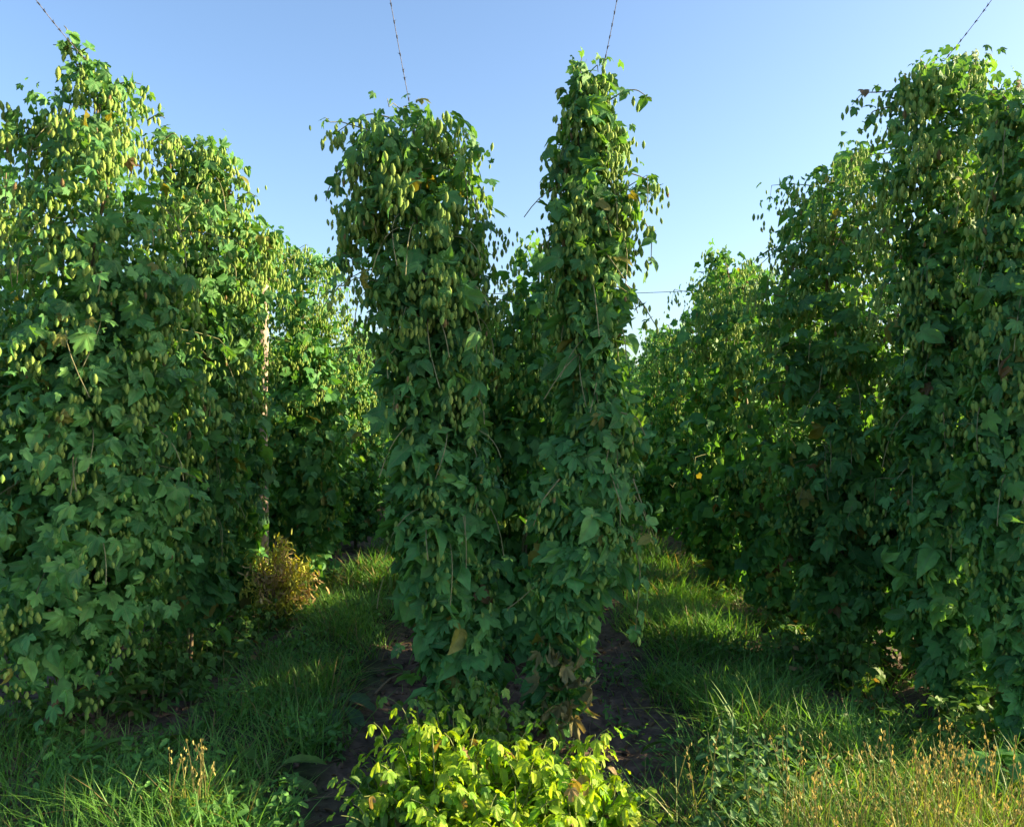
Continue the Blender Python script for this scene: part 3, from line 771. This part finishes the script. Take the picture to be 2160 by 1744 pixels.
def soil_clods():
    rng = np.random.default_rng(39); acc = Acc()
    ico = [(0, 0, 1), (.9, 0, .2), (.25, .85, .3), (-.7, .55, .2), (-.75, -.5, .25), (.3, -.9, .2), (.6, .5, -.4), (-.6, .1, -.5), (.1, -.6, -.5)]
    F_ = np.array([(0, 1, 2), (0, 2, 3), (0, 3, 4), (0, 4, 5), (0, 5, 1), (1, 6, 2), (2, 6, 3), (3, 7, 4), (4, 8, 5), (5, 8, 1), (1, 8, 6), (3, 6, 7), (4, 7, 8)])
    m = 3500; x = rng.normal(0, 0.5, m) + rng.choice([-2.1, 0, 0, 2.1], m); y = rng.uniform(2.8, 8, m)
    p = np.stack([x, y, ground_h(x, y) + 0.002], 1)
    s = np.abs(rng.normal(0.008, 0.009, m)) + 0.004
    R = frames(np.array([0, 0, 1.0]) + rng.normal(0, .5, (m, 3)), rng.normal(0, 1, (m, 3)))
    scatter(acc, (np.array(ico), [F_], np.zeros((9, 3))), p, R, s, np.array([0.11, 0.077, 0.058]) * rng.uniform(0.6, 1.5, (m, 1)))
    return tag(acc.obj("soil_clods", [M_SOIL], smooth=False), "small clods of dark earth along the row ridges", kind="stuff")
soil_clods()

gz = lambda x, y: float(ground_h(x, y))
# ------------------------------------------------------------------ young shoots, weeds, seed grass
def shoot_mound(name, label, cat, group, loc, rx, ry, h, n, seed, cols, lsize, tmpl=YOUNG, mat=None, stalks=10, link=True):
    """leafy mound: upright and arching shoots with leaves in pairs"""
    rng = np.random.default_rng(seed)
    root = empty(name, loc, label, cat, group)
    accl, accs = Acc(), Acc()
    LP, LN, LT, LS = [], [], [], []
    for k in range(n):
        a = rng.random() * 6.28; q = math.sqrt(rng.random())
        b = np.array([math.cos(a) * q * rx, math.sin(a) * q * ry, -0.02])
        hh = h * (1 - 0.45 * q * q) * (rng.uniform(0.55, 1.1) if k % 7 else rng.uniform(1.05, 1.3))
        o = np.array([math.cos(a), math.sin(a), 0]) * q
        tipp = b + o * rng.uniform(0.05, 0.3) * h * 1.2 + np.array([rng.normal(0, .06), rng.normal(0, .06), hh])
        path = bezier_like(b, b + np.array([0, 0, hh * 0.9]) + o * 0.02, tipp, 8)
        tube(accs, path, np.linspace(0.004, 0.0015, 8), (0.16, 0.19, 0.06), 4)
        m = max(4, int(hh / 0.05)); t = np.linspace(0.22, 1.0, m)
        pp = np.stack([np.interp(t, np.linspace(0, 1, 8), path[:, c]) for c in range(3)], 1)
        for sgn in (-1, 1):
            az = rng.random(m) * 6.28
            d = np.stack([np.cos(az), np.sin(az), 0 * az], 1) * sgn
            LP.append(pp + d * 0.025); LT.append(d * 0.8 + np.array([0, 0, -0.55]) + rng.normal(0, .25, (m, 3)))
            LN.append(np.array([0, 0, 1.0]) + d * 0.45 + rng.normal(0, .3, (m, 3)))
            LS.append(lsize * (1.1 - 0.5 * t) * rng.uniform(0.65, 1.2, m))
    LP, LN, LT, LS = map(np.concatenate, (LP, LN, LT, LS))
    m = len(LP); R = frames(LN, LT); w = rng.integers(0, len(tmpl), m)
    c = np.array(cols[0]) + (np.array(cols[1]) - np.array(cols[0])) * rng.random((m, 1))
    c = c * rng.uniform(0.8, 1.2, (m, 1)); c = np.where(rng.random((m, 1)) < 0.03, np.array([0.3, 0.2, 0.09]), c)
    for q in range(len(tmpl)):
        k = w == q
        scatter(accl, tmpl[q], LP[k], R[k], LS[k], c[k])
    accl.obj("foliage", [mat or M_YOUNG], root)
    accs.obj("stems", [M_STEM], root)
    return root
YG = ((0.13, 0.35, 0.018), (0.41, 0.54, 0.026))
for (x, y, rx, ry, h, n, sd, lab) in [
        (-0.27, 3.16, 0.22, 0.22, 0.40, 60, 1, "taller yellow-green clump of hop shoots, at the left front of the central row"),
        (0.00, 3.08, 0.26, 0.24, 0.32, 62, 2, "bright yellow-green mound of hop shoots, middle of the front clumps"),
        (0.24, 3.12, 0.17, 0.22, 0.35, 44, 3, "yellow-green clump of hop shoots right of the middle mound, below the twisted bine base"),
        (-0.14, 2.76, 0.27, 0.2, 0.27, 54, 4, "low yellow-green hop shoots at the bottom picture edge, before the middle mound")]:
    shoot_mound("hop_shoots", lab, "hop shoots", "sunlit young shoots at the central row end", (x, y, float(ground_h(x, y))), rx, ry, h, int(n * 1.25), sd, YG, 0.066)
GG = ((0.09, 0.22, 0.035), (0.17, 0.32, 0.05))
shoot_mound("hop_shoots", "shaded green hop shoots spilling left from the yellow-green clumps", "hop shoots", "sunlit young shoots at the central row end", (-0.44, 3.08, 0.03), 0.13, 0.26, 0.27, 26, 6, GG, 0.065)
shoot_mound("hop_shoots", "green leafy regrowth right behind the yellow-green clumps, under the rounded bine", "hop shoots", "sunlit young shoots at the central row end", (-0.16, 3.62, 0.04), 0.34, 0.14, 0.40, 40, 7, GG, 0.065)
LOW = [shoot_mound("hop_shoots", "low green hop regrowth spreading at the foot of a side row", "hop shoots", "low regrowth under the side rows", (-1.95, 5.0, 0.0), 0.34, 0.34, 0.26, 34, 8, ((0.06, 0.17, 0.035), (0.12, 0.25, 0.05)), 0.06, HOP_MID, M_FAR),
       shoot_mound("hop_shoots", "low green hop regrowth spreading at the foot of a side row", "hop shoots", "low regrowth under the side rows", (1.95, 5.0, 0.0), 0.36, 0.3, 0.30, 34, 9, ((0.06, 0.17, 0.035), (0.12, 0.25, 0.05)), 0.06, HOP_MID, M_FAR)]
rng = np.random.default_rng(55)
for x, y in ((2.75, 4.6), (2.05, 4.8), (2.22, 4.08), (2.5, 3.75), (-2.2, 4.2), (-1.95, 4.6), (-2.5, 3.95), (-2.0, 5.3)):
    copy_tree(LOW[int(x > 0)], (x, y, gz(x, y)), rng.random() * 6.28, (rng.uniform(0.7, 1.1), rng.uniform(0.8, 1.3)), None, None)
for k in range(18):
    sd = -1 if k % 2 else 1
    x = sd * rng.uniform(1.72, 2.2); y = 4.3 + 0.28 * k + rng.normal(0, 0.15)
    if x < 0 and y < 5.7: x = -2.05
    copy_tree(LOW[k % 2], (x, y, float(ground_h(x, y))), rng.random() * 6.28, (rng.uniform(0.6, 1.1), rng.uniform(0.6, 1.2)), None, None)

def rosette(name, label, cat, group, loc, n, seed, L, wid, tmpl, col, rise):
    rng = np.random.default_rng(seed); root = empty(name, loc, label, cat, group)
    acc = Acc(); acs = Acc()
    a = np.arange(n) * 2.4 + rng.normal(0, .3, n); d = np.stack([np.cos(a), np.sin(a), 0 * a], 1)
    ls = L * rng.uniform(0.6, 1.15, n); up = np.array([0, 0, 1.0])
    el = rng.uniform(0.35, 1.2, n) * rise
    base = d * 0.02; st = base + d * (ls * 0.35)[:, None] + up * (ls * el * 0.5)[:, None]
    for q in range(n): tube(acs, bezier_like(base[q], base[q] + up * ls[q] * el[q] * 0.3, st[q], 5), 0.004, (0.12, 0.13, 0.05), 5)
    tip = d + up * (el * 0.5)[:, None]; nrm = up - d * 0.2 + rng.normal(0, .25, (n, 3))
    scatter(acc, tmpl, st - d * 0.01, frames(nrm, tip), np.stack([ls * wid, ls, ls], 1), np.array(col) * rng.uniform(0.75, 1.3, (n, 1)))
    acc.obj("leaves", [M_FAR], root); acs.obj("stalks", [M_STEM], root)
    return root
def at(px, py):
    d = EYE * F / (py - CY); return ((px - CX) / F * d, d)
for (px, py, n, L, wd, tm, col, rise, lab) in [
        (860, 1440, 7, 0.16, 1.2, LANCE, (0.07, 0.15, 0.04), 1.0, "dock rosette at the grass edge, left of the central soil ridge"),
        (215, 1545, 5, 0.20, 1.6, LANCE, (0.08, 0.17, 0.04), 1.6, "upright spoon-leaved dock in the grass under the tiered left bine"),
        (300, 1640, 9, 0.20, 1.3, LANCE, (0.08, 0.17, 0.035), 1.1, "broad bright dock in the left grass, behind the tan seed heads"),
        (400, 1500, 6, 0.16, 1.4, LANCE, (0.06, 0.15, 0.04), 1.2, "dock growing against the dark soil patch of the left row"),
        (715, 1520, 7, 0.15, 1.3, OVATE, (0.07, 0.14, 0.07), 0.8, "grey-green weed on the bare soil left of the central row"),
        (2120, 1700, 13, 0.13, 0.8, ROUND, (0.09, 0.26, 0.07), 2.4, "large round-leaved burdock at the lower right picture edge"),
        (2040, 1690, 11, 0.12, 0.8, ROUND, (0.08, 0.24, 0.07), 2.0, "round-leaved burdock beside the dark soil of the right row"),
        (1845, 1560, 5, 0.15, 0.7, ROUND, (0.06, 0.16, 0.05), 2.4, "small round-leaved burdock rising out of the right-hand grass"),
        (1440, 1640, 6, 0.15, 1.2, LANCE, (0.05, 0.12, 0.035), 1.0, "dock in the shade at the right edge of the central soil"),
        (560, 1690, 8, 0.15, 1.3, LANCE, (0.08, 0.17, 0.035), 0.9, "low dock in the grass right of the tan seed heads")]:
    x, y = at(px, py)
    rosette("dock_plant" if tm is not ROUND else "burdock_plant", lab, "weed", None, (x, y, gz(x, y)), n, int(px), L, wd, tm, col, rise)

def goosefoot(label, loc, h, seed, group):
    rng = np.random.default_rng(seed); root = empty("goosefoot_plant", loc, label, "weed", group)
    acl, acs = Acc(), Acc()
    for b in range(5):
        a = rng.random() * 6.28; sp = 0.0 if b == 0 else rng.uniform(0.06, 0.16)
        p = bezier_like(np.zeros(3), np.array([math.cos(a) * sp, math.sin(a) * sp, h * 0.4]), np.array([math.cos(a) * sp, math.sin(a) * sp, h * (1 if b == 0 else rng.uniform(0.6, 0.9))]), 8)
        tube(acs, p, np.linspace(0.004, 0.0015, 8), (0.13, 0.16, 0.06), 5)
        m = 20; t = np.linspace(0.15, 1, m); az = np.arange(m) * 2.4
        pp = np.stack([np.interp(t, np.linspace(0, 1, 8), p[:, c]) for c in range(3)], 1)
        d = np.stack([np.cos(az), np.sin(az), 0 * az], 1)
        scatter(acl, OVATE, pp + d * 0.012, frames(np.array([0, 0, 1.0]) + d * 0.2 + rng.normal(0, .25, (m, 3)), d + np.array([0, 0, 0.15]) + rng.normal(0, .2, (m, 3))),
                0.07 * (1.15 - 0.75 * t) * rng.uniform(.8, 1.2, m), np.array([0.085, 0.20, 0.065]) * rng.uniform(0.8, 1.3, (m, 1)))
    acl.obj("leaves", [M_FAR], root); acs.obj("stem", [M_STEM], root)
    return root
for px, py, h, lab in [(1545, 1720, 0.44, "grey-green goosefoot weed, tallest left of the golden grass"), (1600, 1790, 0.36, "grey-green goosefoot weed at the bottom edge left of the golden grass"),
                       (1660, 1740, 0.34, "goosefoot weed touching the left side of the golden grass"), (1500, 1800, 0.26, "low goosefoot weed nearest the bright hop shoots")]:
    x, y = at(px, py); goosefoot(lab, (x, y, gz(x, y)), h, px, "goosefoot weeds")

def seed_grass(label, loc, h, n, seed, group, spread=0.10, dry=0.5):
    rng = np.random.default_rng(seed); root = empty("seed_grass", loc, label, "tall grass", group)
    acb, ach = Acc(), Acc()
    m = n * 12
    p = np.stack([rng.normal(0, spread, m), rng.normal(0, spread, m), np.full(m, -0.01)], 1)
    c = np.where(rng.random((m, 1)) < dry, np.array([0.36, 0.38, 0.09]) * rng.uniform(.7, 1.2, (m, 1)), np.array([0.20, 0.34, 0.05]) * rng.uniform(.7, 1.2, (m, 1)))
    blades(acb, rng, p, rng.uniform(0.4, 0.8, m) * h, np.full(m, 0.0045), c, 0.25, 0.45)
    for k in range(n):
        a = rng.random() * 6.28; L = h * rng.uniform(0.7, 1.08); b = np.array([rng.normal(0, spread), rng.normal(0, spread), -.01])
        o = np.array([math.cos(a), math.sin(a), 0]) * rng.uniform(0.04, 0.2) * h
        path = bezier_like(b, b + np.array([0, 0, L * .6]), b + o + np.array([0, 0, L]), 9)
        tube(acb, path, np.linspace(0.0022, 0.001, 9), np.array([0.24, 0.22, 0.08]) * rng.uniform(.8, 1.1), 4)
        q = 6; t = rng.uniform(0.78, 1.0, q); pp = np.stack([np.interp(t, np.linspace(0, 1, 9), path[:, c]) for c in range(3)], 1)
        az = rng.random(q) * 6.28; d = np.stack([np.cos(az), np.sin(az), 0 * az], 1)
        wide = 0.022 * (1.05 - t) / 0.25 + 0.003
        tipd = d * 0.55 + np.array([0, 0, 0.9]) + rng.normal(0, .2, (q, 3))
        scatter(ach, LANCE_S, pp + d * wide[:, None] * rng.random((q, 1)), frames(d + rng.normal(0, .3, (q, 3)), tipd), np.stack([np.full(q, 0.022), rng.uniform(0.009, 0.018, q), np.full(q, 0.02)], 1),
                np.array([0.42, 0.37, 0.13]) * rng.uniform(.7, 1.25, (q, 1)))
    acb.obj("stalks", [M_GRASS], root); ach.obj("seed_heads", [M_DRY], root)
    return root
LANCE_S = leaf_template([(0, 1.0)], 16.0, 7, 0.2, 0.3, 0.0, span=0.5, rings=(1.0,), seed=12, tip=0.0)
x, y = at(395, 1800); seed_grass("tan seed-head grass tuft standing sunlit in the left foreground", (x, y, gz(x, y)), 0.34, 7, 71, "tall seed grasses", 0.045)
x, y = at(455, 1790); seed_grass("second tan seed-head tuft, right beside the sunlit one in the left foreground", (x, y, gz(x, y)), 0.33, 5, 72, "tall seed grasses", 0.04)
x, y = at(672, 1275); seed_grass("far seed-grass tuft beside the dry reddish shrub", (x, y, gz(x, y)), 0.5, 5, 73, "tall seed grasses", 0.12)
x, y = at(1470, 1790); seed_grass("thin seed-head tuft right of the bright hop shoots", (x, y, gz(x, y)), 0.4, 4, 74, "tall seed grasses", 0.08)
x, y = at(1415, 1265); seed_grass("far seed-grass tuft in the right alley below the low bine", (x, y, gz(x, y)), 0.45, 7, 75, "tall seed grasses", 0.18)
GOLD = "dry golden seed-grass tuft, one of many packed in the lower right corner"
gold = [seed_grass(GOLD, (0, 0, 0), 0.37, 5, 76 + k, "golden seed grass in the lower right corner", 0.11, 0.4) for k in range(3)]
rng = np.random.default_rng(91)
for k in range(30):
    px = rng.uniform(1670, 2150); py = rng.uniform(1690 + (60 if px > 2050 or px < 1740 else 0), 1920)
    x, y = at(px, py)
    if k < 3: gold[k].location = (x, y, gz(x, y))
    else: copy_tree(gold[k % 3], (x, y, gz(x, y)), rng.random() * 6.28, (rng.uniform(.8, 1.2), rng.uniform(.7, 1.15)), None, None)

def dry_shrub():
    x, y = at(578, 1330); rng = np.random.default_rng(101)
    root = empty("dry_shrub", (x, y, gz(x, y)), "dry reddish-brown sunlit shrub beside the left row", "shrub")
    acl, acs, acg = Acc(), Acc(), Acc()
    for k in range(100):
        a = rng.random() * 6.28; h = rng.uniform(0.25, 0.72); sp = rng.uniform(0.02, 0.32)
        tipp = np.array([math.cos(a) * sp + 0.04, math.sin(a) * sp, h * (1 - sp)])
        p = bezier_like(np.array([rng.normal(0, .05), rng.normal(0, .05), 0]), np.array([tipp[0] * .4, tipp[1] * .4, h * .8]), tipp, 7)
        tube(acs, p, np.linspace(0.004, 0.0015, 7), np.array([0.24, 0.15, 0.09]) * rng.uniform(.7, 1.2), 4)
        m = 26; t = rng.uniform(0.2, 1, m); pp = np.stack([np.interp(t, np.linspace(0, 1, 7), p[:, c]) for c in range(3)], 1)
        g = rng.random() < 0.66
        scatter(acg if g else acl, OVATE, pp + rng.normal(0, .025, (m, 3)), frames(rng.normal(0, 1, (m, 3)), np.array([0, 0, -1.0]) + rng.normal(0, .5, (m, 3))),
                np.stack([rng.uniform(.022, .042, m), rng.uniform(.035, .065, m), rng.uniform(.03, .06, m)], 1),
                (np.array([0.42, 0.47, 0.09]) if g else np.array([0.52, 0.40, 0.19])) * rng.uniform(.7, 1.3, (m, 1)))
    root.scale = (1.0, 1.0, 1.0)
    acl.obj("dry_leaves", [M_DRY], root); acg.obj("green_leaves", [M_FAR], root); acs.obj("stems", [M_STEM], root)
dry_shrub()

def fallen_stem(label, a, b, col):
    x, y = at(*a); x2, y2 = at(*b)
    t = np.linspace(0, 1, 12); X = x + (x2 - x) * t; Y = y + (y2 - y) * t + 0.03 * np.sin(t * 5)
    acc = Acc(); tube(acc, np.stack([X, Y, ground_h(X, Y) + 0.012 + 0.03 * np.sin(t * math.pi)], 1), np.linspace(0.007, 0.003, 12), col, 6)
    for k in (4, 8):
        p = np.array([X[k], Y[k], ground_h(X[k], Y[k]) + 0.03]); tube(acc, [p, p + np.array([0.05, 0.03, 0.03])], [0.003, 0.0015], col, 5)
    tag(acc.obj("fallen_stem", [M_STEM]), label, "stem")
fallen_stem("pale fallen stem on the soil beside the left alley grass", (598, 1372), (628, 1335), (0.34, 0.26, 0.16))
fallen_stem("thin fallen stem lying on soil left of the central row", (790, 1480), (880, 1420), (0.2, 0.16, 0.1))
fallen_stem("forked dry stem at the foot of the flat-topped bine", (1630, 1300), (1690, 1280), (0.34, 0.22, 0.14))
